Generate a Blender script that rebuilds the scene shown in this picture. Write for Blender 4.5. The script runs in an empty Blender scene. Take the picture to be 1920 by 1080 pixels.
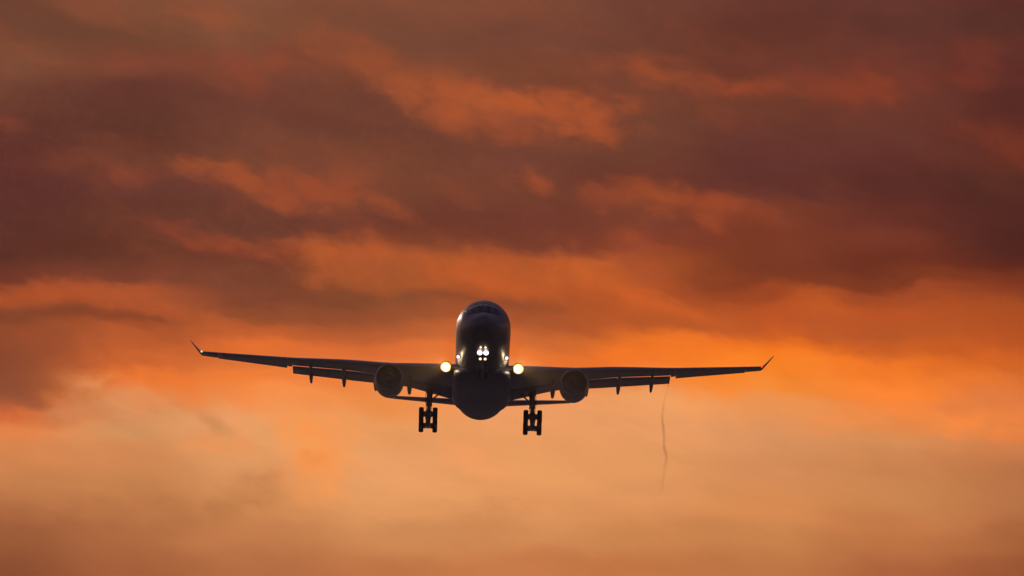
import bpy, math, random
from math import radians, sin, cos, tan, pi, sqrt
from mathutils import Vector, Matrix

random.seed(7)
sc = bpy.context.scene
COL = sc.collection

# ---------------------------------------------------------------- camera
cam_d = bpy.data.cameras.new('camera')
cam_d.sensor_width = 36.0
cam_d.lens = 18.0 * 12810.0 / 960.0
cam_d.clip_start = 0.5
cam_d.clip_end = 60000.0
cam = bpy.data.objects.new('camera', cam_d)
COL.objects.link(cam)
CAM_EL = 7.335                      # degrees above the horizon
cam.location = (0, 0, 1.7)
cam.rotation_euler = (radians(90 + CAM_EL), 0, 0)
sc.camera = cam

sc.view_settings.view_transform = 'Standard'
sc.view_settings.look = 'None'
sc.view_settings.exposure = 0.0
sc.view_settings.gamma = 1.0
sc.cycles.volume_bounces = 0
sc.cycles.volume_step_rate = 1.0

# ---------------------------------------------------------------- sun (low, behind the clouds, to the left of the aircraft)
SUN_EL, SUN_AZ = 12.0, -15.0         # degrees; azimuth measured from +Y towards +X
sun_d = bpy.data.lights.new('sun', 'SUN')
sun_d.energy = 0.5
sun_d.angle = radians(2.0)
sun_d.color = (1.0, 0.72, 0.55)
sun = bpy.data.objects.new('sun', sun_d)
COL.objects.link(sun)
sv = Vector((sin(radians(SUN_AZ)) * cos(radians(SUN_EL)), cos(radians(SUN_AZ)) * cos(radians(SUN_EL)), sin(radians(SUN_EL))))
sun.rotation_euler = sv.to_track_quat('Z', 'Y').to_euler()

# ---------------------------------------------------------------- sky: dusk sky with a bank of lit cloud over the western horizon
W = bpy.data.worlds.new('World')
sc.world = W
W.use_nodes = True
NT = W.node_tree
NT.nodes.clear()


def link(nt, val, sock):
    if val is None:
        return
    if isinstance(val, bpy.types.NodeSocket):
        nt.links.new(val, sock)
    elif isinstance(val, bpy.types.Node):
        nt.links.new(val.outputs[0], sock)
    else:
        if sock.type == 'RGBA' and isinstance(val, (tuple, list)) and len(val) == 3:
            val = (*val, 1.0)
        sock.default_value = val


def mth(nt, op, a, b=None, c=None, clamp=False):
    n = nt.nodes.new('ShaderNodeMath'); n.operation = op; n.use_clamp = clamp
    for v, s in zip((a, b, c), n.inputs):
        link(nt, v, s)
    return n.outputs[0]


def vmth(nt, op, a, b=None):
    n = nt.nodes.new('ShaderNodeVectorMath'); n.operation = op
    link(nt, a, n.inputs[0])
    if op == 'SCALE':
        link(nt, b, n.inputs['Scale'])
    elif b is not None:
        link(nt, b, n.inputs[1])
    return n.outputs['Value'] if op in ('LENGTH', 'DOT_PRODUCT') else n.outputs[0]


def comb(nt, x, y, z=0.0):
    n = nt.nodes.new('ShaderNodeCombineXYZ')
    link(nt, x, n.inputs[0]); link(nt, y, n.inputs[1]); link(nt, z, n.inputs[2])
    return n.outputs[0]


def mixc(nt, f, a, b, mode='MIX'):
    n = nt.nodes.new('ShaderNodeMix'); n.data_type = 'RGBA'; n.blend_type = mode; n.clamp_factor = True
    link(nt, f, n.inputs[0]); link(nt, a, n.inputs[6]); link(nt, b, n.inputs[7])
    return n.outputs[2]


def maprange(nt, v, a, b, c=0.0, d=1.0, kind='SMOOTHSTEP'):
    n = nt.nodes.new('ShaderNodeMapRange'); n.interpolation_type = kind
    link(nt, v, n.inputs[0])
    for i, q in enumerate((a, b, c, d)):
        n.inputs[1 + i].default_value = q
    return n.outputs[0]


def noise(nt, vec, scale, detail=5.0, rough=0.55, dist=0.0):
    n = nt.nodes.new('ShaderNodeTexNoise')
    link(nt, vec, n.inputs['Vector'])
    n.inputs['Scale'].default_value = scale
    n.inputs['Detail'].default_value = detail
    n.inputs['Roughness'].default_value = rough
    n.inputs['Distortion'].default_value = dist
    return n


def mapping(nt, vec, loc=(0, 0, 0), rot=0.0, scale=(1, 1, 1), kind='TEXTURE'):
    n = nt.nodes.new('ShaderNodeMapping'); n.vector_type = kind
    link(nt, vec, n.inputs[0])
    n.inputs['Location'].default_value = loc
    n.inputs['Rotation'].default_value = (0, 0, rot)
    n.inputs['Scale'].default_value = scale
    return n.outputs[0]


def lin(c):
    return tuple(((v / 255) / 12.92 if v <= 10 else (((v / 255) + 0.055) / 1.055) ** 2.4) for v in c)


def build_sky(nt):
    tc = nt.nodes.new('ShaderNodeTexCoord')
    sep = nt.nodes.new('ShaderNodeSeparateXYZ'); nt.links.new(tc.outputs['Generated'], sep.inputs[0])
    X, Y, Z = sep.outputs
    # azimuth and elevation in degrees around the western horizon (+Y)
    az = mth(nt, 'MULTIPLY', mth(nt, 'ARCTAN2', X, Y), 180 / pi)
    el = mth(nt, 'MULTIPLY', mth(nt, 'ARCSINE', Z), 180 / pi)
    DEG = 12810 * pi / 180 / 1080          # cloud-bank units (4.83 degrees each) per degree
    U = mth(nt, 'MULTIPLY_ADD', az, DEG, 960 / 1080)
    V = mth(nt, 'MULTIPLY_ADD', mth(nt, 'SUBTRACT', CAM_EL, el), DEG, 0.5)
    p0 = comb(nt, U, V)
    # wind-drawn warping: coarse and fine
    ps = mapping(nt, p0, rot=radians(13), scale=(1.0, 0.42, 1.0))
    n1 = noise(nt, ps, 2.1, 3, 0.5)
    n2 = noise(nt, ps, 6.5, 6, 0.62)
    w1 = vmth(nt, 'SCALE', vmth(nt, 'SUBTRACT', n1.outputs['Color'], (0.5, 0.5, 0.5)), 0.10)
    w2 = vmth(nt, 'SCALE', vmth(nt, 'SUBTRACT', n2.outputs['Color'], (0.5, 0.5, 0.5)), 0.075)
    p = vmth(nt, 'ADD', vmth(nt, 'ADD', p0, w1), vmth(nt, 'MULTIPLY', w2, (1.0, 0.8, 0.0)))
    sp = nt.nodes.new('ShaderNodeSeparateXYZ'); nt.links.new(p, sp.inputs[0])
    u, v = sp.outputs[0], sp.outputs[1]

    # cloud-bank colour by height for nine bearings
    cols = [
        [(0,112,66,48),(60,110,66,48),(120,124,74,52),(180,106,60,46),(240,97,51,42),(300,94,46,40),(360,92,46,40),(420,90,46,38),(480,92,46,36),(530,112,54,38),(570,165,78,40),(600,128,66,40),(630,142,70,40),(675,135,68,44),(720,135,72,44),(765,212,106,55),(800,228,130,72),(840,212,132,78),(900,198,126,75),(960,176,106,64),(1010,160,93,56),(1078,138,76,46)],
        [(0,125,74,52),(60,112,68,48),(120,122,66,48),(180,100,54,44),(240,98,54,42),(300,104,57,42),(360,98,52,44),(420,99,53,40),(480,100,52,38),(530,120,61,43),(565,170,80,44),(600,140,68,40),(630,182,87,44),(660,190,92,46),(690,205,100,48),(720,232,118,50),(760,216,140,86),(800,215,147,94),(840,212,136,83),(900,202,131,79),(960,192,121,73),(1010,178,107,64),(1078,164,94,56)],
        [(0,128,76,54),(60,122,74,52),(120,123,66,48),(180,110,60,46),(240,110,62,48),(300,112,63,46),(360,104,57,46),(420,104,57,44),(480,116,59,42),(530,121,65,44),(570,128,66,44),(600,146,75,44),(630,188,91,44),(660,222,108,46),(690,216,112,54),(720,236,124,55),(760,243,138,70),(800,235,157,100),(840,225,155,98),(900,221,149,94),(960,210,139,84),(1010,196,124,75),(1078,180,108,65)],
        [(0,125,72,52),(60,114,68,50),(120,126,69,48),(180,111,63,48),(240,108,60,46),(300,117,65,46),(360,118,64,46),(410,110,56,42),(440,126,63,42),(480,160,80,43),(540,158,81,42),(570,134,72,44),(600,152,77,45),(635,185,92,48),(670,216,106,50),(720,232,124,60),(760,238,142,74),(800,235,155,93),(860,232,158,100),(920,231,157,98),(960,226,152,95),(1010,205,135,82),(1078,189,114,68)],
        [(0,125,72,52),(60,115,66,50),(120,124,69,48),(180,115,64,48),(240,117,64,46),(300,112,62,48),(360,112,60,44),(420,108,54,42),(460,116,58,42),(500,172,83,41),(540,185,86,40),(570,150,75,44),(600,164,80,42),(640,200,100,48),(670,228,112,45),(720,238,140,80),(770,235,155,98),(830,232,155,95),(900,230,155,95),(960,225,150,92),(1020,212,140,85),(1078,199,121,72)],
        [(0,112,64,50),(60,110,62,48),(120,111,61,45),(180,115,62,46),(240,110,62,46),(300,106,58,44),(350,106,54,42),(390,114,57,41),(430,118,58,42),(460,132,61,42),(500,168,78,38),(540,175,80,38),(580,190,88,38),(605,186,86,40),(640,220,107,37),(670,238,115,40),(700,240,132,62),(740,235,155,95),(800,232,155,98),(860,230,155,95),(920,222,148,92),(1020,205,132,78),(1078,194,117,68)],
        [(0,104,56,46),(60,100,52,42),(120,106,54,42),(160,112,57,42),(200,111,58,42),(260,100,52,44),(320,98,50,44),(370,100,50,42),(400,120,57,39),(440,120,55,36),(500,118,54,34),(530,129,58,33),(550,154,67,34),(580,190,83,34),(620,212,96,34),(650,240,115,30),(690,250,130,36),(720,249,142,57),(750,237,150,86),(800,222,148,95),(860,214,140,88),(960,214,138,81),(1020,200,128,75),(1078,189,117,68)],
        [(0,98,52,44),(60,92,50,42),(120,100,51,42),(170,108,53,42),(220,104,53,42),(270,98,50,42),(330,90,44,38),(380,88,42,36),(430,100,46,36),(460,114,52,36),(500,110,48,32),(530,126,56,32),(550,160,72,36),(590,185,82,36),(620,184,86,38),(650,205,95,35),(680,235,115,36),(720,248,130,46),(760,240,135,65),(790,230,136,72),(820,215,140,85),(870,205,132,80),(930,202,132,78),(980,198,122,72),(1030,189,114,66),(1078,176,101,60)],
        [(0,90,46,38),(50,85,46,38),(100,93,47,40),(150,94,45,38),(200,88,42,36),(260,93,44,36),(300,96,45,34),(340,82,42,34),(400,80,38,32),(460,78,36,30),(495,95,40,30),(525,124,54,30),(550,136,60,34),(590,165,75,32),(640,186,83,34),(670,210,98,36),(710,225,115,50),(740,226,120,60),(780,225,125,65),(820,221,125,66),(850,205,124,74),(900,186,115,70),(960,184,114,70),(1020,169,99,58),(1078,153,84,50)],
    ]
    res = None
    fac = mth(nt, 'MULTIPLY', v, 1080 / 1200.0)
    fac = mth(nt, 'ADD', fac, 0.05)
    for i, stops in enumerate(cols):
        r = nt.nodes.new('ShaderNodeValToRGB')
        cr = r.color_ramp
        cr.interpolation = 'B_SPLINE' if False else 'EASE'
        first = True
        for (y, a, b, c) in stops:
            pos = y / 1200.0 + 0.05
            if first:
                e = cr.elements[0]; e.position = pos; first = False
            elif (y, a, b, c) == stops[-1]:
                e = cr.elements[len(cr.elements) - 1]; e.position = pos
            else:
                e = cr.elements.new(pos)
            e.color = (*lin((a, b, c)), 1.0)
        # (the negligible term only makes the shader evaluate the bearings one after the other)
        nt.links.new(fac if res is None else mth(nt, 'ADD', fac, vmth(nt, 'DOT_PRODUCT', res, (1e-7, 0, 0))), r.inputs[0])
        if res is None:
            res = r.outputs[0]
        else:
            x0 = (i - 1) * 240 / 1080.0
            t = maprange(nt, u, x0, x0 + 240 / 1080.0, kind='SMOOTHSTEP')
            res = mixc(nt, t, res, r.outputs[0])

    # streaky texture of the cloud deck
    p3 = mapping(nt, p, rot=radians(15), scale=(1.0, 0.36, 1.0))
    s1 = noise(nt, p3, 3.6, 7, 0.58, 0.2).outputs['Fac']
    s2 = noise(nt, vmth(nt, 'ADD', p3, (7.3, 2.1, 0.4)), 11.0, 6, 0.6, 0.3).outputs['Fac']
    tex = mth(nt, 'ADD', mth(nt, 'MULTIPLY', mth(nt, 'SUBTRACT', s1, 0.5), 0.55), mth(nt, 'MULTIPLY', mth(nt, 'SUBTRACT', s2, 0.5), 0.18))
    # softer towards the hazy strip near the horizon
    soft = maprange(nt, v, 0.52, 0.95, 1.0, 0.42)
    val = mth(nt, 'MULTIPLY_ADD', tex, soft, 1.0)
    res = mixc(nt, 1.0, res, comb(nt, val, val, val), 'MULTIPLY')

    s3 = noise(nt, vmth(nt, 'ADD', mapping(nt, p0, rot=radians(20), scale=(1.0, 0.6, 1.0)), (3.1, 9.2, 1.4)), 17.0, 5, 0.55, 0.4).outputs['Fac']
    edge = mth(nt, 'ADD', mth(nt, 'MULTIPLY', tex, 0.8), mth(nt, 'MULTIPLY', mth(nt, 'SUBTRACT', s3, 0.5), 1.1))
    body = maprange(nt, s3, 0.28, 0.66, 0.55, 1.0)
    # lit wisps: (x, y, half length, half width, slope, colour, strength), all in 1/1080 of the bank unit
    wisps = [
        (905,180,190,42,10,(182,88,45),.95),(1065,195,115,42,14,(180,86,44),.95),(1100,230,75,26,28,(165,78,44),.8),(960,240,70,26,8,(150,74,46),.8),
        (860,215,110,30,20,(160,78,45),.5),
        (655,92,110,32,12,(150,76,46),.9),(770,120,90,26,16,(146,74,46),.5),
        (1265,128,125,36,14,(155,75,44),.95),(1410,160,105,28,10,(148,68,42),.9),(1600,172,115,34,10,(132,60,40),.9),(1645,182,60,18,18,(140,62,38),.7),
        (1835,130,60,42,-20,(118,54,40),.8),(1800,170,60,22,0,(122,52,40),.7),(1870,275,90,24,22,(122,54,36),.95),
        (450,338,120,28,17,(165,80,44),1.0),(345,318,45,26,14,(150,74,46),.9),(550,345,110,32,8,(156,74,44),1.0),(640,345,60,32,16,(152,72,44),.9),(715,375,62,18,28,(150,74,44),.9),
        (660,300,75,26,8,(128,68,48),.7),(540,270,70,24,16,(128,68,48),.7),
        (225,325,58,24,20,(135,66,46),.9),(120,312,90,28,5,(118,60,44),.8),(10,226,34,14,20,(126,62,46),.8),
        (448,138,48,32,20,(142,68,46),.9),(235,118,70,28,4,(134,68,48),.7),(505,122,40,18,-14,(140,70,46),.7),
        (390,26,85,28,14,(148,80,50),.95),(170,18,90,26,8,(136,74,50),.8),
        (1003,348,34,22,52,(158,76,44),.95),(850,365,60,22,30,(132,68,46),.6),
        (1215,386,120,28,9,(162,76,40),1.0),(1350,402,85,26,12,(154,70,40),.95),(1338,432,48,18,38,(152,68,40),.9),(1130,378,70,22,8,(138,66,44),.8),
        (590,480,62,56,22,(186,90,44),.95),(670,480,80,42,6,(180,86,44),.95),(650,520,120,34,14,(172,84,44),.8),
        (390,456,140,20,9,(144,66,42),.95),(480,470,60,18,12,(158,74,42),.8),
        (880,505,150,30,10,(192,90,42),.85),(1100,505,85,34,6,(202,96,40),.95),(1190,480,62,34,20,(168,78,42),.9),(1000,535,200,24,3,(196,92,40),.6),
        (130,560,200,24,4,(180,84,42),.75),(360,600,80,26,26,(186,90,44),.8),(250,575,130,20,10,(178,84,44),.7),
        (230,670,170,40,8,(206,100,46),.5),
        (90,660,150,46,0,(140,70,42),.7),(30,730,60,30,0,(150,80,56),.7),(330,560,60,16,20,(142,72,46),.5),
        (270,738,110,30,6,(240,120,48),.9),(450,720,80,24,14,(240,124,52),.5),
        (215,750,100,30,14,(222,150,100),.65),(110,765,46,16,0,(214,140,98),.7),(90,772,50,20,0,(200,112,62),.6),
        (405,805,55,14,26,(204,134,82),.9),(420,842,70,16,12,(238,146,84),.85),(340,790,60,22,24,(230,156,102),.5),(460,815,60,18,30,(236,156,96),.6),
        (600,865,62,78,20,(252,152,78),.95),(650,830,40,40,0,(248,150,78),.7),(560,800,90,30,20,(246,148,76),.6),(880,858,80,26,32,(242,156,96),.8),
        (1560,605,130,40,12,(178,82,40),.7),(1330,598,130,34,8,(182,86,40),.8),(1540,560,90,22,10,(206,94,34),.6),(1250,565,110,22,14,(206,94,38),.8),
        (1700,740,180,40,14,(250,134,58),.6),(1800,790,110,24,14,(246,138,66),.8),(1830,750,90,26,0,(222,124,66),.8),
        (1520,760,140,28,8,(238,148,82),.5),
        (1360,690,150,42,4,(252,132,36),.7),(1270,650,140,26,-4,(242,116,34),.6),
        (430,950,160,40,-22,(170,104,60),.5),(250,960,120,60,-10,(178,108,66),.5),(900,1000,90,50,-30,(196,126,78),.5),(60,1000,150,60,0,(150,86,52),.4),
    ]
    for k, (x, y, hl, hw, ang, c, s) in enumerate(wisps):
        if y < 545: s *= 0.85
        q = mapping(nt, vmth(nt, 'ADD', p, vmth(nt, 'SCALE', res, 1e-7)), loc=(x / 1080, y / 1080, 0), rot=radians(ang), scale=(hl * 1.25 / 1080, hw * 1.3 / 1080, 1))
        d = vmth(nt, 'LENGTH', q)
        # ragged edge from the streak texture
        d = mth(nt, 'SUBTRACT', d, edge)
        m = mth(nt, 'MULTIPLY', maprange(nt, d, 1.20, 0.05, 0.0, s), body)
        res = mixc(nt, m, res, lin(c))

    # faint ragged glow scattered through the upper deck
    s4 = noise(nt, vmth(nt, 'ADD', mapping(nt, p, rot=radians(17), scale=(1.0, 0.45, 1.0)), (1.7, 4.4, 8.8)), 5.2, 7, 0.62, 0.3).outputs['Fac']
    gl = mth(nt, 'MULTIPLY', maprange(nt, s4, 0.50, 0.72, 0.0, 0.20), maprange(nt, v, 0.62, 0.42))
    res = mixc(nt, mth(nt, 'MULTIPLY', gl, maprange(nt, u, 1.78, 1.1, 0.45, 1.0)), res, lin((158, 76, 44)))

    # the bank dies away to plain dusk sky overhead and to the sides
    fa = maprange(nt, mth(nt, 'ABSOLUTE', az), 14.0, 65.0, 1.0, 0.0)
    fe = maprange(nt, el, 11.0, 38.0, 1.0, 0.0)
    front = mth(nt, 'MULTIPLY', fa, fe)
    sky = nt.nodes.new('ShaderNodeTexSky')
    sky.sky_type = 'NISHITA'; sky.sun_disc = False
    sky.sun_elevation = radians(SUN_EL); sky.sun_rotation = radians(SUN_AZ)
    sky.air_density = 1.5; sky.dust_density = 3.0; sky.ozone_density = 2.0
    b1 = nt.nodes.new('ShaderNodeBackground'); b1.inputs[1].default_value = 0.15
    # overcast dims the rest of the dome
    nt.links.new(mixc(nt, 1.0, sky.outputs[0], SKY_TINT, 'MULTIPLY'), b1.inputs[0])
    b2 = nt.nodes.new('ShaderNodeBackground'); b2.inputs[1].default_value = 1.0
    nt.links.new(res, b2.inputs[0])
    mx = nt.nodes.new('ShaderNodeMixShader')
    nt.links.new(front, mx.inputs[0]); nt.links.new(b1.outputs[0], mx.inputs[1]); nt.links.new(b2.outputs[0], mx.inputs[2])
    out = nt.nodes.new('ShaderNodeOutputWorld')
    nt.links.new(mx.outputs[0], out.inputs[0])


SKY_TINT = (0.36, 0.25, 0.42)
build_sky(NT)


# ---------------------------------------------------------------- materials
def principled(name, base, rough=0.4, metal=0.0, coat=0.0, spec=0.5, var=0.12, vscale=1.5):
    m = bpy.data.materials.new(name); m.use_nodes = True
    nt = m.node_tree; b = nt.nodes['Principled BSDF']
    b.inputs['Roughness'].default_value = rough
    b.inputs['Metallic'].default_value = metal
    b.inputs['Coat Weight'].default_value = coat
    b.inputs['Coat Roughness'].default_value = 0.12
    b.inputs['Specular IOR Level'].default_value = spec
    tc = nt.nodes.new('ShaderNodeTexCoord')
    n = noise(nt, mapping(nt, tc.outputs['Object'], scale=(1, 3.0, 1)), vscale, 6, 0.6)
    f = maprange(nt, n.outputs['Fac'], 0.3, 0.75, kind='LINEAR')
    nt.links.new(mixc(nt, f, tuple(v * (1 - var) for v in base), tuple(min(1, v * (1 + var)) for v in base)), b.inputs['Base Color'])
    nt.links.new(maprange(nt, n.outputs['Fac'], 0.3, 0.7, max(0.02, rough - 0.06), rough + 0.08, 'LINEAR'), b.inputs['Roughness'])
    return m


def emitter(name, core, k_core, rim, k_rim, radius):
    """lamp lens: bright bulb in the middle, warm reflector towards the rim (object space, x/z plane)"""
    m = bpy.data.materials.new(name); m.use_nodes = True
    nt = m.node_tree; nt.nodes.clear()
    tc = nt.nodes.new('ShaderNodeTexCoord')
    d = vmth(nt, 'LENGTH', vmth(nt, 'MULTIPLY', tc.outputs['Object'], (1 / radius, 0, 1 / radius)))
    f = maprange(nt, d, 0.20, 0.92)
    e = nt.nodes.new('ShaderNodeEmission')
    nt.links.new(mixc(nt, f, core, rim), e.inputs[0])
    nt.links.new(maprange(nt, d, 0.12, 0.92, k_core, k_rim), e.inputs[1])
    o = nt.nodes.new('ShaderNodeOutputMaterial'); nt.links.new(e.outputs[0], o.inputs[0])
    return m


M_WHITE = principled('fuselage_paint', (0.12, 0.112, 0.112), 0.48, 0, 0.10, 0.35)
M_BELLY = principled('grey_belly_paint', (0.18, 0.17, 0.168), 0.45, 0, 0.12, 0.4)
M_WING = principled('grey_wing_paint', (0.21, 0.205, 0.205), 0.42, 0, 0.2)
M_NAC = principled('nacelle_paint', (0.17, 0.165, 0.165), 0.42, 0, 0.2)
M_LIP = principled('polished_lip_metal', (0.30, 0.29, 0.29), 0.50, 0.6)
M_FAN = principled('fan_metal', (0.20, 0.195, 0.20), 0.55, 0.1)
M_GEAR = principled('gear_metal', (0.26, 0.26, 0.27), 0.5, 0.1, vscale=6)
M_TYRE = principled('tyre_rubber', (0.05, 0.05, 0.05), 0.75, vscale=8)
M_GLASS = principled('cockpit_glass', (0.008, 0.008, 0.010), 0.12, 0, 0.0, 0.3)
M_DARK = principled('dark_cavity', (0.02, 0.02, 0.02), 0.8)
M_HOUSE = principled('lamp_housing', (0.12, 0.11, 0.10), 0.5, 0.4)


# ---------------------------------------------------------------- mesh helpers
class MB:
    def __init__(self):
        self.v = []; self.f = []; self.mi = []; self.smooth = []

    def add(self, verts, faces, mi=0, smooth=True):
        o = len(self.v)
        self.v += [tuple(q) for q in verts]
        for f in faces:
            self.f.append(tuple(i + o for i in f)); self.mi.append(mi); self.smooth.append(smooth)

    def loft(self, rings, closed=True, cap0=True, cap1=True, mi=0, smooth=True):
        n = len(rings[0]); vs = [q for r in rings for q in r]; fs = []
        for i in range(len(rings) - 1):
            for j in range(n if closed else n - 1):
                k = (j + 1) % n
                fs.append((i * n + j, i * n + k, (i + 1) * n + k, (i + 1) * n + j))
        self.add(vs, fs, mi, smooth)
        if cap0: self.add(rings[0], [tuple(range(n))[::-1]], mi, False)
        if cap1: self.add(rings[-1], [tuple(range(n))], mi, False)

    def tube(self, pts, radii, n=16, mi=0, caps=True):
        pts = [Vector(q) for q in pts]
        if not isinstance(radii, (list, tuple)): radii = [radii] * len(pts)
        rings = []
        for i, q in enumerate(pts):
            t = (pts[min(i + 1, len(pts) - 1)] - pts[max(i - 1, 0)]).normalized()
            a = t.orthogonal().normalized() if i == 0 else (pa - t * pa.dot(t)).normalized()
            pa = a
            b = t.cross(a)
            rings.append([q + (a * cos(2 * pi * j / n) + b * sin(2 * pi * j / n)) * radii[i] for j in range(n)])
        self.loft(rings, cap0=caps, cap1=caps, mi=mi)

    def box(self, c, s, rot=None, mi=0):
        vs = []
        for dx in (-.5, .5):
            for dy in (-.5, .5):
                for dz in (-.5, .5):
                    q = Vector((dx * s[0], dy * s[1], dz * s[2]))
                    if rot is not None: q = rot @ q
                    vs.append(q + Vector(c))
        self.add(vs, [(0, 1, 3, 2), (4, 6, 7, 5), (0, 4, 5, 1), (2, 3, 7, 6), (0, 2, 6, 4), (1, 5, 7, 3)], mi, False)

    def lathe(self, prof, c, n=40, axis='y', mi=0, smooth=True):
        """prof: (along axis, radius)"""
        rings = []
        for (t, r) in prof:
            ring = []
            for j in range(n):
                a = 2 * pi * j / n
                if axis == 'y': ring.append((c[0] + r * cos(a), c[1] + t, c[2] + r * sin(a)))
                elif axis == 'x': ring.append((c[0] + t, c[1] + r * cos(a), c[2] + r * sin(a)))
                else: ring.append((c[0] + r * cos(a), c[1] + r * sin(a), c[2] + t))
            rings.append(ring)
        self.loft(rings, cap0=prof[0][1] > 1e-3, cap1=prof[-1][1] > 1e-3, mi=mi, smooth=smooth)

    def build(self, name, mats, parent=None, loc=(0, 0, 0)):
        me = bpy.data.meshes.new(name)
        L = Vector(loc)
        me.from_pydata([tuple(Vector(q) - L) for q in self.v], [], self.f)
        for m in (mats if isinstance(mats, (list, tuple)) else [mats]): me.materials.append(m)
        for pl, mi, s in zip(me.polygons, self.mi, self.smooth):
            pl.material_index = mi; pl.use_smooth = s
        import bmesh
        bm = bmesh.new(); bm.from_mesh(me)
        bmesh.ops.remove_doubles(bm, verts=bm.verts, dist=1e-4)
        bmesh.ops.recalc_face_normals(bm, faces=bm.faces)
        bm.to_mesh(me); bm.free()
        ob = bpy.data.objects.new(name, me)
        COL.objects.link(ob)
        ob.location = loc
        if parent is not None:
            ob.parent = parent
            # parts are given in aircraft axes: undo the offset of a parent that has its own origin
            if parent.get('_off'): ob.location = Vector(loc) - Vector(parent['_off'])
        if any(abs(q) > 0 for q in loc): ob['_off'] = tuple(loc)
        return ob


def interp(tab, x):
    """monotone cubic interpolation through (x, v...) rows"""
    xs = [r[0] for r in tab]
    if x <= xs[0]: return tab[0][1:]
    if x >= xs[-1]: return tab[-1][1:]
    i = max(k for k in range(len(xs) - 1) if xs[k] <= x)
    h = xs[i + 1] - xs[i]; t = (x - xs[i]) / h
    out = []
    for c in range(1, len(tab[0])):
        def slope(k):
            if k == 0: return (tab[1][c] - tab[0][c]) / (xs[1] - xs[0])
            if k == len(xs) - 1: return (tab[k][c] - tab[k - 1][c]) / (xs[k] - xs[k - 1])
            a = (tab[k][c] - tab[k - 1][c]) / (xs[k] - xs[k - 1]); b = (tab[k + 1][c] - tab[k][c]) / (xs[k + 1] - xs[k])
            return 0 if a * b <= 0 else 2 * a * b / (a + b)
        m0, m1 = slope(i), slope(i + 1)
        y0, y1 = tab[i][c], tab[i + 1][c]
        out.append((2*t**3-3*t**2+1)*y0 + (t**3-2*t**2+t)*h*m0 + (-2*t**3+3*t**2)*y1 + (t**3-t**2)*h*m1)
    return out


# ---------------------------------------------------------------- ground (below the frame; keeps the underside of the aircraft dark)
gm = bpy.data.materials.new('dry_stubble_field'); gm.use_nodes = True
gb = gm.node_tree.nodes['Principled BSDF']; gb.inputs['Roughness'].default_value = 0.95
gtc = gm.node_tree.nodes.new('ShaderNodeTexCoord')
gn = noise(gm.node_tree, gtc.outputs['Object'], 0.02, 8, 0.6)
gm.node_tree.links.new(mixc(gm.node_tree, gn.outputs['Fac'], (0.13, 0.12, 0.115), (0.26, 0.235, 0.22)), gb.inputs['Base Color'])
g = MB()
NG = 24
gs = 6000.0
g.add([((i / NG * 2 - 1) * gs, (j / NG * 2 - 1) * gs, 0) for j in range(NG + 1) for i in range(NG + 1)],
      [(j * (NG + 1) + i, j * (NG + 1) + i + 1, (j + 1) * (NG + 1) + i + 1, (j + 1) * (NG + 1) + i) for j in range(NG) for i in range(NG)])
ground = g.build('ground', gm)
ground['kind'] = 'structure'

# ---------------------------------------------------------------- the airliner
# aircraft axes: x = towards image right (port side), y = aft, z = up; stations are metres aft of the nose, root at station 27
S0 = 27.0
plane = bpy.data.objects.new('airliner', None)
COL.objects.link(plane)
plane.empty_display_size = 4
PLANE_LOC = Vector((-3.08, 700 * cos(radians(6.7)), 1.7 + 700 * sin(radians(6.7)) - 0.06))
plane.location = PLANE_LOC
plane.rotation_euler = (radians(-4.0), radians(1.5), radians(0.6))
plane['label'] = 'dark twin engine airliner seen head on with landing lights lit and wheels down'
plane['category'] = 'airplane'
PLANE_M = Matrix.Translation(PLANE_LOC) @ plane.rotation_euler.to_matrix().to_4x4()

R0 = 2.74
FUS = [  # station, top, bottom, half width
    (0.00, -0.86, -0.88, 0.01), (0.06, -0.62, -1.10, 0.26), (0.2, -0.42, -1.32, 0.50), (0.5, -0.16, -1.58, 0.83),
    (0.9, 0.07, -1.80, 1.13), (1.4, 0.30, -2.00, 1.42), (1.9, 0.55, -2.15, 1.66), (2.4, 0.92, -2.27, 1.86),
    (3.0, 1.38, -2.38, 2.06), (3.6, 1.78, -2.46, 2.22), (4.4, 2.12, -2.55, 2.40), (5.4, 2.38, -2.63, 2.55),
    (6.6, 2.58, -2.69, 2.66), (8.0, 2.70, -2.73, 2.72), (9.5, R0, -R0, R0), (20, R0, -R0, R0), (30, R0, -R0, R0), (41, R0, -R0, R0),
    (44, R0, -2.60, 2.72), (47, 2.73, -2.20, 2.60), (50, 2.71, -1.62, 2.36), (54, 2.64, -0.70, 1.86), (58, 2.48, 0.22, 1.22),
    (61, 2.25, 0.86, 0.74), (63, 1.95, 1.22, 0.38), (63.6, 1.7, 1.4, 0.14)]


def fus_pt(st, th, off=0.0):
    t, b, w = interp(FUS, st)
    zc, hz = (t + b) / 2, (t - b) / 2
    return Vector(((w + off) * sin(th), st - S0, zc + (hz + off) * cos(th)))


m = MB()
sts = sorted(set([q[0] for q in FUS] + [0.02, 0.12, 0.3, 0.7, 1.15, 1.65, 2.15, 2.7, 3.3, 4.0, 4.9, 6.0, 7.3, 8.7] + list(range(10, 63))))
m.loft([[fus_pt(s, 2 * pi * j / 72) for j in range(72)] for s in sts])
fus = m.build('fuselage', M_WHITE, plane)

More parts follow.
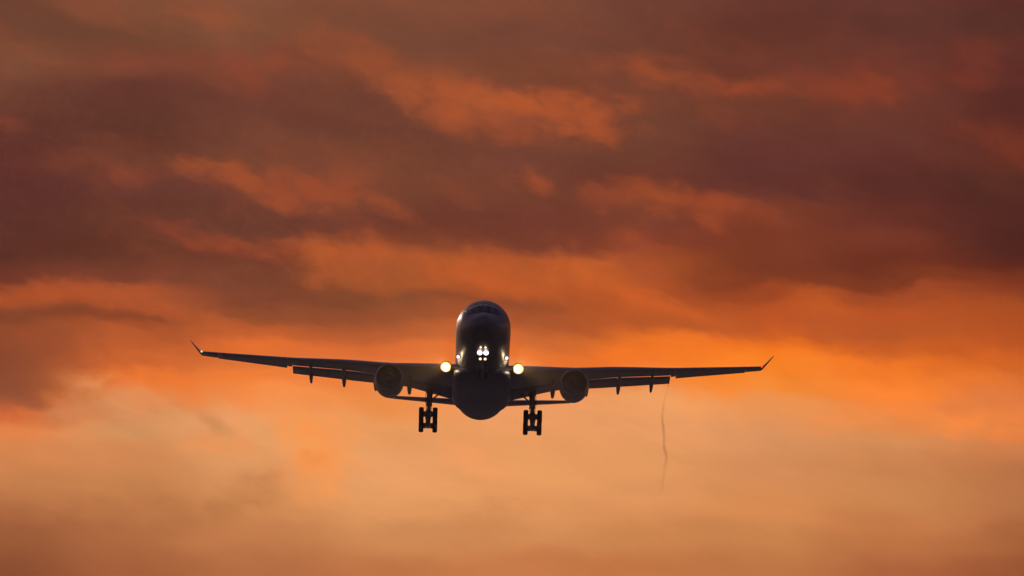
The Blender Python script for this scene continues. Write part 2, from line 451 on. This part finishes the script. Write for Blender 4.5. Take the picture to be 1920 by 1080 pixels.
# cockpit windows: curved panes hugging the nose, three each side of the centre post
def pane(st0, st1, th0, th1, sk0=0.0, sk1=0.0):
    mb = MB(); nu, nv = 8, 6
    def P(a, b, off):
        th = th0 + (th1 - th0) * a
        st = st0 + (st1 - st0) * b + (sk0 + (sk1 - sk0) * b) * a
        return fus_pt(st, th, off)
    top = [P(i / nu, j / nv, 0.022) for j in range(nv + 1) for i in range(nu + 1)]
    bot = [P(i / nu, j / nv, -0.02) for j in range(nv + 1) for i in range(nu + 1)]
    n = nu + 1
    fs = [(j * n + i, j * n + i + 1, (j + 1) * n + i + 1, (j + 1) * n + i) for j in range(nv) for i in range(nu)]
    o = len(top)
    fs2 = [tuple(q + o for q in f[::-1]) for f in fs]
    edge = [i for i in range(n)] + [j * n + nu for j in range(1, nv + 1)] + [nv * n + i for i in range(nu - 1, -1, -1)] + [j * n for j in range(nv - 1, 0, -1)]
    fs3 = [(edge[k], edge[(k + 1) % len(edge)], edge[(k + 1) % len(edge)] + o, edge[k] + o) for k in range(len(edge))]
    mb.add(top + bot, fs + fs2 + fs3)
    return mb.build('cockpit_window', M_GLASS, fus)


for s in (-1, 1):
    pane(1.78, 3.20, s * 0.012, s * 0.44, 0.0, 0.06)
    pane(1.88, 3.28, s * 0.449, s * 0.785, 0.28, 0.16)
    pane(2.28, 3.50, s * 0.794, s * 1.00, 0.50, 0.45)

# wing-to-body fairing
m = MB()
FAIR = [(16.5, 0.15, 0.10, -2.60), (17.5, 1.5, 0.30, -2.55), (19, 2.45, 0.60, -2.40), (21, 2.90, 0.95, -2.25), (24, 3.05, 1.20, -2.10), (30, 3.08, 1.25, -2.05), (34, 3.02, 1.15, -2.05),
        (37, 2.75, 0.95, -2.10), (39.5, 2.1, 0.65, -2.25), (42, 1.1, 0.3, -2.50), (43, 0.2, 0.1, -2.62)]
rings = []
for i in range(55):
    st = 16.5 + 26.5 * i / 54
    hw, hz, zc = interp(FAIR, st)
    ring = []
    for j in range(56):
        a = 2 * pi * j / 56
        e = 0.72
        ring.append((hw * math.copysign(abs(sin(a)) ** e, sin(a)), st - S0, zc + hz * math.copysign(abs(cos(a)) ** e, cos(a))))
    rings.append(ring)
m.loft(rings)
m.build('belly_fairing', M_BELLY, plane)

# ---- wing tables (l = distance from the centre line)
WING = [  # l, leading-edge station, chord, z of leading edge, twist (deg), thickness ratio
    (1.2, 19.8, 12.0, -1.85, 2.5, .130), (2.82, 20.8, 11.2, -1.60, 2.4, .130), (4.8, 22.03, 9.95, -1.30, 2.2, .125), (7.0, 23.4, 8.7, -1.00, 1.8, .118), (9.4, 24.88, 7.62, -0.70, 1.2, .112),
    (13.7, 27.55, 6.42, 0.04, .6, .108), (19.6, 31.2, 4.87, 0.84, 0.1, .105), (22.4, 32.94, 4.15, 1.30, -0.2, .104), (26, 35.17, 3.2, 1.90, -0.4, .102), (28.6, 36.78, 2.5, 2.34, -0.6, .10), (29.1, 37.15, 2.3, 2.44, -0.6, .098)]


def airfoil(frac0, frac1, thick, camber=0.018, n=18):
    """closed loop of (x, z) for the section between two chord fractions, unit chord"""
    def half(x):
        return thick / 0.2 * (0.2969 * sqrt(max(x, 0)) - 0.126 * x - 0.3516 * x * x + 0.2843 * x ** 3 - 0.1030 * x ** 4)
    def cam_(x):
        return camber * (4 * x * (1 - x))
    xs = [frac0 + (frac1 - frac0) * (0.5 - 0.5 * cos(pi * i / n)) for i in range(n + 1)]
    up = [(x, cam_(x) + half(x) + 0.0008) for x in xs]
    lo = [(x, cam_(x) - half(x) - 0.0008) for x in xs]
    return up + lo[::-1]


def wing_ring(sg, l, f0=0.0, f1=1.0):
    le, c, z, tw, th = interp(WING, l)
    a = radians(tw)
    out = []
    for (x, zz) in airfoil(f0, f1, th):
        out.append((sg * l, le + c * (x * cos(a) + zz * sin(a)) - S0, z + c * (zz * cos(a) - x * sin(a))))
    return out


def wing_pt(l, f, dz=0.0):
    le, c, z, tw, th = interp(WING, l)
    a = radians(tw)
    return Vector((l, le + c * f * cos(a) - S0, z - c * f * sin(a) + dz))


FLAP_IN = [(3.0, 33.5, -2.52), (3.4, 33.5, -2.42), (7.9, 33.6, -1.28), (9.3, 33.75, -1.05)]
FLAP_OUT = [(9.45, 33.75, -1.06), (10.9, 34.2, -0.91), (15, 35.6, -0.30), (19.55, 37.15, 0.40)]


def flap_mesh(sg, table, steps, f_le, drop):
    mb = MB(); rings = []
    l0, l1 = table[0][0], table[-1][0]
    for i in range(steps + 1):
        l = l0 + (l1 - l0) * i / steps
        te_st, te_z = interp(table, l)
        a = wing_pt(l, f_le, 0); a.z -= drop
        b = Vector((l, te_st - S0, te_z))
        d = b - a; d.x = 0
        ch = d.length; d.normalize(); nrm = Vector((0, -d.z, d.y))
        if nrm.z < 0: nrm = -nrm
        rings.append([(sg * l, (a + d * ch * x + nrm * ch * zz).y, (a + d * ch * x + nrm * ch * zz).z) for (x, zz) in airfoil(0, 1, 0.13, 0.03, 14)])
    mb.loft(rings)
    return mb


def build_wing(sg):
    mb = MB()
    def seg(l0, l1, n, f1):
        rings = [wing_ring(sg, l0 + (l1 - l0) * i / n, 0, f1) for i in range(n + 1)]
        mb.loft(rings)
    seg(1.2, 9.40, 16, 0.755)
    seg(9.401, 19.62, 16, 0.625)
    seg(19.621, 20.1, 2, 0.86)
    seg(20.101, 27.5, 12, 0.735)
    seg(27.501, 29.1, 4, 1.0)
    w = mb.build('wing', M_WING, plane)
    # flaps, aileron
    flap_mesh(sg, FLAP_IN, 10, 0.745, 0.06).build('flap', M_WING, w)
    flap_mesh(sg, FLAP_OUT, 14, 0.685, 0.20).build('flap', M_WING, w)
    mb = MB()
    rings = []
    for i in range(13):
        l = 20.15 + (27.45 - 20.15) * i / 12
        le, c, z, tw, th = interp(WING, l)
        dr = radians(5.0)
        hx, hz = 0.742, 0.0
        ring = []
        for (x, zz) in airfoil(0.742, 1.0, th):
            xx = hx + (x - hx) * cos(dr) + zz * sin(dr); z2 = zz * cos(dr) - (x - hx) * sin(dr)
            a = radians(tw)
            ring.append((sg * l, le + c * (xx * cos(a) + z2 * sin(a)) - S0, z + c * (z2 * cos(a) - xx * sin(a))))
        rings.append(ring)
    mb.loft(rings); mb.build('aileron', M_WING, w)
    # winglet: canted and swept blade
    mb = MB(); rings = []
    for (l, st, z, c, t) in ((29.08, 37.15, 2.44, 2.28, .10), (29.32, 37.55, 2.61, 1.95, .10), (29.66, 38.2, 3.05, 1.5, .10), (30.08, 38.95, 3.61, 1.05, .10), (30.45, 39.6, 4.12, 0.66, .10)):
        cant = radians(0 if l < 29.1 else (30 if l < 29.4 else 52))
        rings.append([(sg * (l - zz * c * sin(cant)), st + c * x - S0, z + zz * c * cos(cant)) for (x, zz) in airfoil(0, 1, t, 0, 10)])
    mb.loft(rings); mb.build('winglet', M_WING, w)
    # navigation light at the tip leading edge
    mb = MB(); c = (sg * 29.14, 37.10 - S0, 2.46)
    mb.lathe([(-.14, 0.001), (-.12, .045), (-.06, .075), (0.05, .09), (.12, .09)], c, 16)
    nl = mb.build('navigation_light', M_RED if sg > 0 else M_GREEN, w, loc=c)
    nl['label'] = 'red navigation light' if sg > 0 else 'pale green navigation light'
    # flap track fairings
    for (l, st0, st1, dip, wd) in ((17.65, 31.6, 37.9, 0.60, .21), (14.2, 29.6, 36.6, .62, .23), (10.9, 27.8, 35.6, .62, .25), (7.4, 26.6, 34.9, .52, .26)):
        tst, tz = interp(FLAP_OUT if l > 9.4 else FLAP_IN, l)
        mb = MB(); rings = []
        zst = wing_pt(l, 0.5).z - 0.30
        path = [(st0, zst + .10, .03), (st0 + .6, zst - .02, .6), (st0 + 1.8, zst - .16, .95), (tst - 1.9, tz + .35, 1.0), (tst - .9, tz + .12 , 1.0), (tst - 0.1, tz - .20, .92), (st1 - .35, tz - .20 - dip * .45, .62), (st1, tz - dip + .02, .05)]
        for (st, z, k) in path:
            rings.append([(sg * (l + wd * k * sin(2 * pi * j / 16)), st - S0 , z + .27 * k * cos(2 * pi * j / 16)) for j in range(16)])
        mb.loft(rings); mb.build('flap_track_fairing', M_WING, w)
    return w


def lamp(parent, c, r, mat, power, color, name='landing_light', depth=0.30, bez=0.22):
    """round lamp facing forward: housing bucket, bezel, glowing lens"""
    mb = MB()
    mb.lathe([(depth, r * .55), (depth * .6, r * .9), (0.06, r * 1.06), (-bez, r * 1.10), (-bez - .01, r * 1.03), (0.01, r * 1.01)], c, 28)
    h = mb.build(name, M_HOUSE, parent, loc=c)
    return h


def lens(parent, c, r, mat):
    mb = MB()
    mb.lathe([(-0.10, 0.0005), (-0.095, r * .35), (-0.075, r * .65), (-0.03, r * .9), (0.0, r)], c, 28)
    return mb.build('lens', mat, parent, loc=c)


def spill_light(c, power, color, rad):
    d = bpy.data.lights.new('lamp_spill', 'POINT'); d.energy = power; d.color = color; d.shadow_soft_size = rad
    o = bpy.data.objects.new('lamp_spill', d); COL.objects.link(o)
    return o


M_RED = emitter('red_lamp', (1.0, 0.03, 0.03), 2.2, (1.0, 0.02, 0.02), 1.6, 0.14)
M_GREEN = emitter('green_lamp', (0.75, 1.0, 0.55), 1.6, (0.5, 0.9, 0.3), 0.9, 0.14)
M_LAND = emitter('landing_lamp', (1.0, 0.90, 0.60), 34.0, (1.0, 0.46, 0.08), 1.1, 0.54)
M_TAXI = emitter('taxi_lamp', (1.0, 0.90, 0.88), 9.0, (0.95, 0.62, 0.70), 2.4, 0.27)
M_SMALL = emitter('small_lamp_and_glint', (1.0, 0.86, 0.55), 3.0, (1.0, 0.62, 0.22), 1.2, 0.14)
M_TURN = emitter('turnoff_lamp', (1.0, 0.93, 0.92), 3.0, (0.95, 0.70, 0.75), 1.0, 0.20)

wings = {}
for s in (-1, 1):
    wings[s] = build_wing(s)
    c = Vector((s * 3.68, 21.12 - S0, -1.50))
    h = lamp(wings[s], c, 0.54, M_LAND, 0, 0)
    lens(h, c + Vector((0, -.02, 0)), 0.54, M_LAND)
    b = spill_light(c, 8.0, (1.0, 0.52, 0.14), 0.12)  # unseen point light added ahead of the lamp to brighten the wing root
    b.parent = h; b.location = (0, -0.75, 0)
    # overstrong forward spot added so its scatter in the haze forms a halo
    bd = bpy.data.lights.new('halo_beam', 'SPOT'); bd.energy = 300000.0; bd.color = (1.0, 0.52, 0.14)
    bd.spot_size = radians(24); bd.spot_blend = 0.6; bd.shadow_soft_size = 0.10
    bo = bpy.data.objects.new('halo_beam', bd); COL.objects.link(bo)
    bo.parent = h; bo.location = (0, -0.30, 0); bo.rotation_euler = (radians(-90 + 6), 0, radians(s * 9))

# ---- engines
def build_engine(sg):
    l = 9.38; st = 19.6; z = -2.98
    c = Vector((sg * l, st - S0, z))
    mb = MB()
    outer = [(0.16, 1.39), (0.5, 1.45), (1.2, 1.50), (2.0, 1.51), (3.0, 1.48), (4.0, 1.40), (4.9, 1.26), (5.3, 1.17)]
    inner = [(5.3, 1.13), (4.6, 1.16), (3.0, 1.20), (1.6, 1.24), (1.2, 1.23), (0.7, 1.19), (0.16, 1.24)]
    mb.lathe(outer, c, 64); mb.lathe(inner, c, 64)
    # lathe caps closed the tube ends: keep the shell open
    mb.f = [f for f, sm in zip(mb.f, mb.smooth) if sm]; mb.mi = mb.mi[:len(mb.f)]; mb.smooth = [True] * len(mb.f)
    e = mb.build('engine', M_NAC, plane, loc=c)
    mb = MB()
    mb.lathe([(0.165, 1.392), (0.07, 1.365), (0.01, 1.33), (0.0, 1.30), (0.02, 1.27), (0.08, 1.25), (0.165, 1.238)], c, 64)
    mb.f = [f for f, sm in zip(mb.f, mb.smooth) if sm]; mb.mi = mb.mi[:len(mb.f)]; mb.smooth = [True] * len(mb.f)
    mb.build('inlet_lip', M_LIP, e, loc=c)
    # fan: twisted blades on a disc
    mb = MB()
    mb.lathe([(1.62, 1.22), (1.66, 1.22)], c, 48)
    nb = 26
    for k in range(nb):
        a = 2 * pi * k / nb
        rings = []
        for (r, tw, w) in ((0.36, 20, .16), (0.7, 38, .20), (1.0, 50, .23), (1.2, 58, .24)):
            ca, sa = cos(a), sin(a)
            t = radians(tw)
            pts = []
            for (q, n_) in ((-1, 0), (0, .02), (1, 0), (0, -.02)):
                du = q * w * sin(t) + n_ * cos(t); dy = q * w * cos(t) - n_ * sin(t)
                pts.append((c.x + r * ca - du * sa, c.y + 1.34 + dy, c.z + r * sa + du * ca))
            rings.append(pts)
        mb.loft(rings)
    mb.build('fan', M_FAN, e, loc=c)
    mb = MB(); mb.lathe([(0.72, 0.001), (0.80, .09), (0.98, .22), (1.2, .33), (1.42, .385), (1.58, .39)], c, 32)
    mb.build('spinner', M_FAN, e, loc=c)
    mb = MB(); mb.lathe([(4.4, .82), (5.4, .74), (6.3, .56), (6.35, .50), (6.35, .40), (7.2, .12), (7.5, .01)], c, 40)
    mb.build('exhaust_cone', M_FAN, e, loc=c)
    # pylon
    mb = MB(); rings = []
    for (dy, z0, z1, w) in ((0.9, 1.36, 1.46, .04), (1.6, 1.30, 1.60, .16), (3.0, 1.20, 1.82, .24), (4.6, 1.0, 2.05, .27), (6.2, .75, 2.15, .27), (8.0, 1.0, 2.0, .22), (10.4, 1.55, 1.85, .03)):
        ring = []
        for j in range(16):
            a = 2 * pi * j / 16
            ring.append((c.x + w * math.copysign(abs(sin(a)) ** .7, sin(a)), c.y + dy, c.z + (z0 + z1) / 2 + (z1 - z0) / 2 * math.copysign(abs(cos(a)) ** .6, cos(a))))
        rings.append(ring)
    mb.loft(rings); mb.build('pylon', M_NAC, e, loc=c)


for s in (-1, 1): build_engine(s)

# ---- tail
def build_stab(sg):
    mb = MB(); rings = []
    inc = radians(-4.0)
    for i in range(13):
        l = 0.6 + (9.7 - 0.6) * i / 12
        le = 52.2 + (l - 0.6) * 0.68; ch = 5.9 - (l - 0.6) * 0.40; z = 1.02 + (l - 0.6) * 0.108
        rings.append([])
        for (x, zz) in airfoil(0, 1, .095, -.004, 14):
            X = le + ch * x; Zq = z + ch * zz
            # trimmed leading edge down about station 55
            dx, dz = X - 55.5, Zq - z
            rings[-1].append((sg * l, 55.5 + dx * cos(inc) - dz * sin(inc) * 0 - S0, z + dz - dx * sin(inc)))
    mb.loft(rings); mb.build('horizontal_stabilizer', M_WING, plane)


for s in (-1, 1): build_stab(s)
mb = MB(); rings = []
for i in range(11):
    t = i / 10
    z = 2.2 + 8.6 * t; le = 50.0 + 7.6 * t; ch = 7.8 - 4.9 * t
    rings.append([(ch * zz, le + ch * x - S0, z) for (x, zz) in airfoil(0, 1, .10, 0, 14)])
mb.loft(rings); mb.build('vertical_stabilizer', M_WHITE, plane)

# ---- landing gear
def wheel(parent, c, r, w, hubs=True):
    """tyre with rounded shoulders (axis along x) and a dished rim"""
    mb = MB()
    prof = [(-w * .40, r * .62), (-w * .5, r * .72), (-w * .5, r * .86), (-w * .40, r * .96), (-w * .2, r), (w * .2, r), (w * .40, r * .96), (w * .5, r * .86), (w * .5, r * .72), (w * .40, r * .62)]
    mb.lathe(prof, c, 36, 'x', mi=0)
    mb.lathe([(-w * .47, r * .14), (-w * .46, r * .30), (-w * .30, r * .40), (-w * .41, r * .63)], c, 28, 'x', mi=1)
    mb.lathe([(w * .41, r * .63), (w * .30, r * .40), (w * .46, r * .30), (w * .47, r * .14)], c, 28, 'x', mi=1)
    return mb.build('wheel', [M_TYRE, M_GEAR], parent, loc=tuple(c))


def build_main_gear(sg):
    l = 5.38; st = 32.0; zb = -5.03
    top = Vector((sg * (l - .12), st - .2 - S0, -1.9)); bot = Vector((sg * l, st - S0, zb))
    mb = MB()
    d = bot - top
    mb.tube([top, top + d * .30, top + d * .52], [.30, .30, .29], 20)
    mb.tube([top + d * .50, top + d * .535], [.34, .34], 20)
    mb.tube([top + d * .52, top + d * .70, bot], [.21, .21, .20], 20)
    mb.tube([top + d * .70, top + d * .735], [.33, .33], 20)
    # torque links (aft) and drag stay
    for q in (-.09, .09):
        mb.tube([top + d * .53 + Vector((q, .22, 0)), top + d * .68 + Vector((q, .62, 0)), top + d * .90 + Vector((q, .2, 0))], [.05, .045, .05], 8)
    # side stay towards the fuselage, and actuator
    mb.tube([top + d * .40, Vector((sg * 3.9, st - .4 - S0, -2.0))], [.09, .08], 12)
    mb.tube([top + d * .22, Vector((sg * 4.3, st - .1 - S0, -1.75))], [.06, .06], 10)
    # hoses and small fittings
    mb.tube([top + d * .3 + Vector((sg * .28, -.1, 0)), top + d * .62 + Vector((sg * .27, -.14, 0)), bot + Vector((sg * .18, -.2, .35))], .035, 8)
    mb.tube([top + d * .3 + Vector((-sg * .26, -.12, 0)), top + d * .6 + Vector((-sg * .29, -.1, 0)), bot + Vector((-sg * .17, -.2, .3))], .03, 8)
    mb.box(top + d * .72 + Vector((0, -.22, 0)), (.52, .16, .10))
    gear = mb.build('main_gear', M_GEAR, plane)
    # leg door: panel fixed outboard of the leg
    mb = MB(); rings = []
    for (t, a, b) in ((-.05, -.55, .62), (.15, -.6, .65), (.34, -.5, .55), (.455, -.38, .40)):
        q = top + d * t
        xo = .36
        rings.append([(q.x + sg * xo, q.y + a, q.z), (q.x + sg * (xo + .05), q.y + a, q.z), (q.x + sg * (xo + .05), q.y + b, q.z), (q.x + sg * xo, q.y + b, q.z)])
    mb.loft(rings, smooth=False)
    for t in (.1, .35):
        q = top + d * t
        mb.tube([q, q + Vector((sg * .38, 0, 0))], .06, 8)
    mb.build('gear_door', M_BELLY, gear)
    # bogie, rear axle hanging low
    tilt = radians(27)
    fw = bot + Vector((0, -.99 * cos(tilt), .99 * sin(tilt))); rr = bot - Vector((0, -.99 * cos(tilt), .99 * sin(tilt)))
    mb = MB()
    mb.tube([fw + (fw - rr) * .07, fw, bot, rr, rr + (rr - fw) * .07], [.17, .23, .26, .23, .17], 16)
    for q in (fw, rr):
        mb.tube([q - Vector((.66, 0, 0)), q + Vector((.66, 0, 0))], .105, 14)
        for s2 in (-1, 1):
            mb.tube([q + Vector((s2 * .20, 0, 0)), q + Vector((s2 * .52, 0, 0))], .29, 20)      # brake packs
        mb.tube([q + Vector((-.2, -.1, -.25)), q + Vector((.2, -.1, -.25))], .05, 8)
    for s2 in (-1, 1):
        mb.tube([fw + Vector((s2 * .30, 0, -.2)), bot + Vector((s2 * .17, 0, -.28)), rr + Vector((s2 * .30, 0, -.2))], .035, 8)
    mb.build('bogie', M_GEAR, gear)
    for q in (fw, rr):
        for s2 in (-1, 1):
            wheel(gear, q + Vector((s2 * .71, 0, 0)), .70, .50)


for s in (-1, 1): build_main_gear(s)

ng_x = 0.0
top = Vector((ng_x, 6.5 - S0, -2.45)); axle = Vector((ng_x, 6.35 - S0, -4.75))
mb = MB()
mb.tube([top, top + (axle - top) * .55], [.15, .15], 20)
mb.tube([top + (axle - top) * .55, axle], [.10, .10], 16)
mb.tube([axle - Vector((.42, 0, 0)), axle + Vector((.42, 0, 0))], .08, 12)
mb.tube([top + Vector((0, .1, -.9)), Vector((0, 8.4 - S0, -2.66))], .07, 10)
mb.box(top + Vector((0, -.30, -.35)), (.85, .10, .10))
mb.box(top + Vector((0, -.30, -.98)), (.62, .08, .08))
for zz in (-.35, -.98):
    mb.tube([top + Vector((0, 0, zz)), top + Vector((0, -.32, zz))], .06, 8)
ng = mb.build('nose_gear', M_GEAR, plane)
for s in (-1, 1):
    wheel(ng, axle + Vector((s * .36, 0, 0)), .52, .34)
    # bay doors hanging open beside the leg
    mb = MB(); mb.box((s * .62, 7.3 - S0, -2.98), (.04, 1.7, .55)); mb.build('gear_door', M_BELLY, ng)


def mounted_lamp(parent, c, r, mat, name):
    h = lamp(parent, c, r, mat, 0, 0, name, depth=.16, bez=r * .7)
    lens(h, Vector(c) + Vector((0, -.01, 0)), r, mat)
    return h


for s in (-1, 1):
    mounted_lamp(ng, Vector((s * .31, 6.05 - S0, -2.80)), .27, M_TAXI, 'taxi_light_and_glint')
    mounted_lamp(ng, Vector((s * .24, 6.05 - S0, -3.43)), .15, M_SMALL, 'taxi_light_and_glint')
    mounted_lamp(ng, Vector((s * .24, 4.30 - S0, -2.60)), .10, M_SMALL, 'taxi_light_and_glint')  # reflections of the taxi lights in the belly, built as small glowing lamps
    # runway turn-off lamps low on the fuselage sides ahead of the wing
    q = fus_pt(15.6, s * radians(121), 0.10)
    hh = mounted_lamp(fus, q, .20, M_TURN, 'runway_light')
    q = fus_pt(17.2, s * radians(115), 0.05)
    if s > 0: mounted_lamp(fus, q, .10, M_SMALL, 'runway_light')

# ---------------------------------------------------------------- vapour trail shed by the port flap tip
vm = bpy.data.materials.new('thin_vapour'); vm.use_nodes = True
nt = vm.node_tree; nt.nodes.clear()
vol = nt.nodes.new('ShaderNodeVolumePrincipled')
vol.inputs['Color'].default_value = (0.42, 0.27, 0.26, 1)
vol.inputs['Anisotropy'].default_value = 0.2
tc = nt.nodes.new('ShaderNodeTexCoord')
sp = nt.nodes.new('ShaderNodeSeparateXYZ'); nt.links.new(tc.outputs['Object'], sp.inputs[0])
nn = noise(nt, mapping(nt, tc.outputs['Object'], scale=(1, 6, 1)), 1.3, 3, 0.6)
env = nt.nodes.new('ShaderNodeValToRGB'); nt.links.new(mth(nt, 'DIVIDE', sp.outputs[1], 120.0), env.inputs[0])
stops = [(0, .25), (.06, .5), (.28, .62), (.34, 1.0), (.44, .7), (.58, 1.0), (.64, .55), (.70, .16), (.84, .22), (.92, .13), (1.0, 0)]
env.color_ramp.elements[0].position = 0; env.color_ramp.elements[0].color = (.25, .25, .25, 1)
env.color_ramp.elements[1].position = 1; env.color_ramp.elements[1].color = (0, 0, 0, 1)
for pq, q in stops[1:-1]:
    e = env.color_ramp.elements.new(pq); e.color = (q, q, q, 1)
dn = mth(nt, 'MULTIPLY', mth(nt, 'MULTIPLY', env.outputs[0], maprange(nt, nn.outputs['Fac'], .3, .65, .40, 1.30)), 0.145)
nt.links.new(dn, vol.inputs['Density'])
o = nt.nodes.new('ShaderNodeOutputMaterial'); nt.links.new(vol.outputs[0], o.inputs['Volume'])
start = PLANE_M @ Vector((19.45, 37.2 - S0, 0.22))
rows = [(0, 0), (.05, -.16), (.1, -.36), (.2, -.60), (.3, -.66), (.37, -.50), (.43, -.52), (.5, -.50), (.56, -.38), (.63, -.26), (.70, -.45), (.8, -.62), (.9, -.85), (1.0, -1.0)]
mb = MB(); pts = []; rad = []
for i in range(71):
    t = i / 70
    (dx,) = interp(rows, t)
    pts.append(start + Vector((dx + 2.78 * t + .025 * sin(t * 46), t * 120.0, -.05 * sin(t * 31))))
    rad.append((.05 + .09 * min(1, t * 5)) * (1 + .10 * sin(t * 37) + .06 * sin(t * 81)) + .08 * t)
mb.tube(pts, rad, 14)
trail = mb.build('vapour_trail', vm, None, loc=tuple(start))
trail['label'] = 'thin wispy vapour trail curling down from the right flap tip of the airliner'
trail['category'] = 'vapour trail'

# ---------------------------------------------------------------- thin haze added over everything to give lamp halos and lift the darks
hm = bpy.data.materials.new('dusk_haze'); hm.use_nodes = True
nt = hm.node_tree; nt.nodes.clear()
hv = nt.nodes.new('ShaderNodeVolumePrincipled')
hv.inputs['Color'].default_value = (0.95, 0.92, 0.95, 1); hv.inputs['Density'].default_value = 1.0e-5; hv.inputs['Anisotropy'].default_value = 0.75
o = nt.nodes.new('ShaderNodeOutputMaterial'); nt.links.new(hv.outputs[0], o.inputs['Volume'])
mb = MB(); mb.box((0, 0, 54.5), (12100, 12100, 111))
haze = mb.build('haze', hm)
haze['kind'] = 'stuff'

for ob in bpy.data.objects:
    if '_off' in ob: del ob['_off']
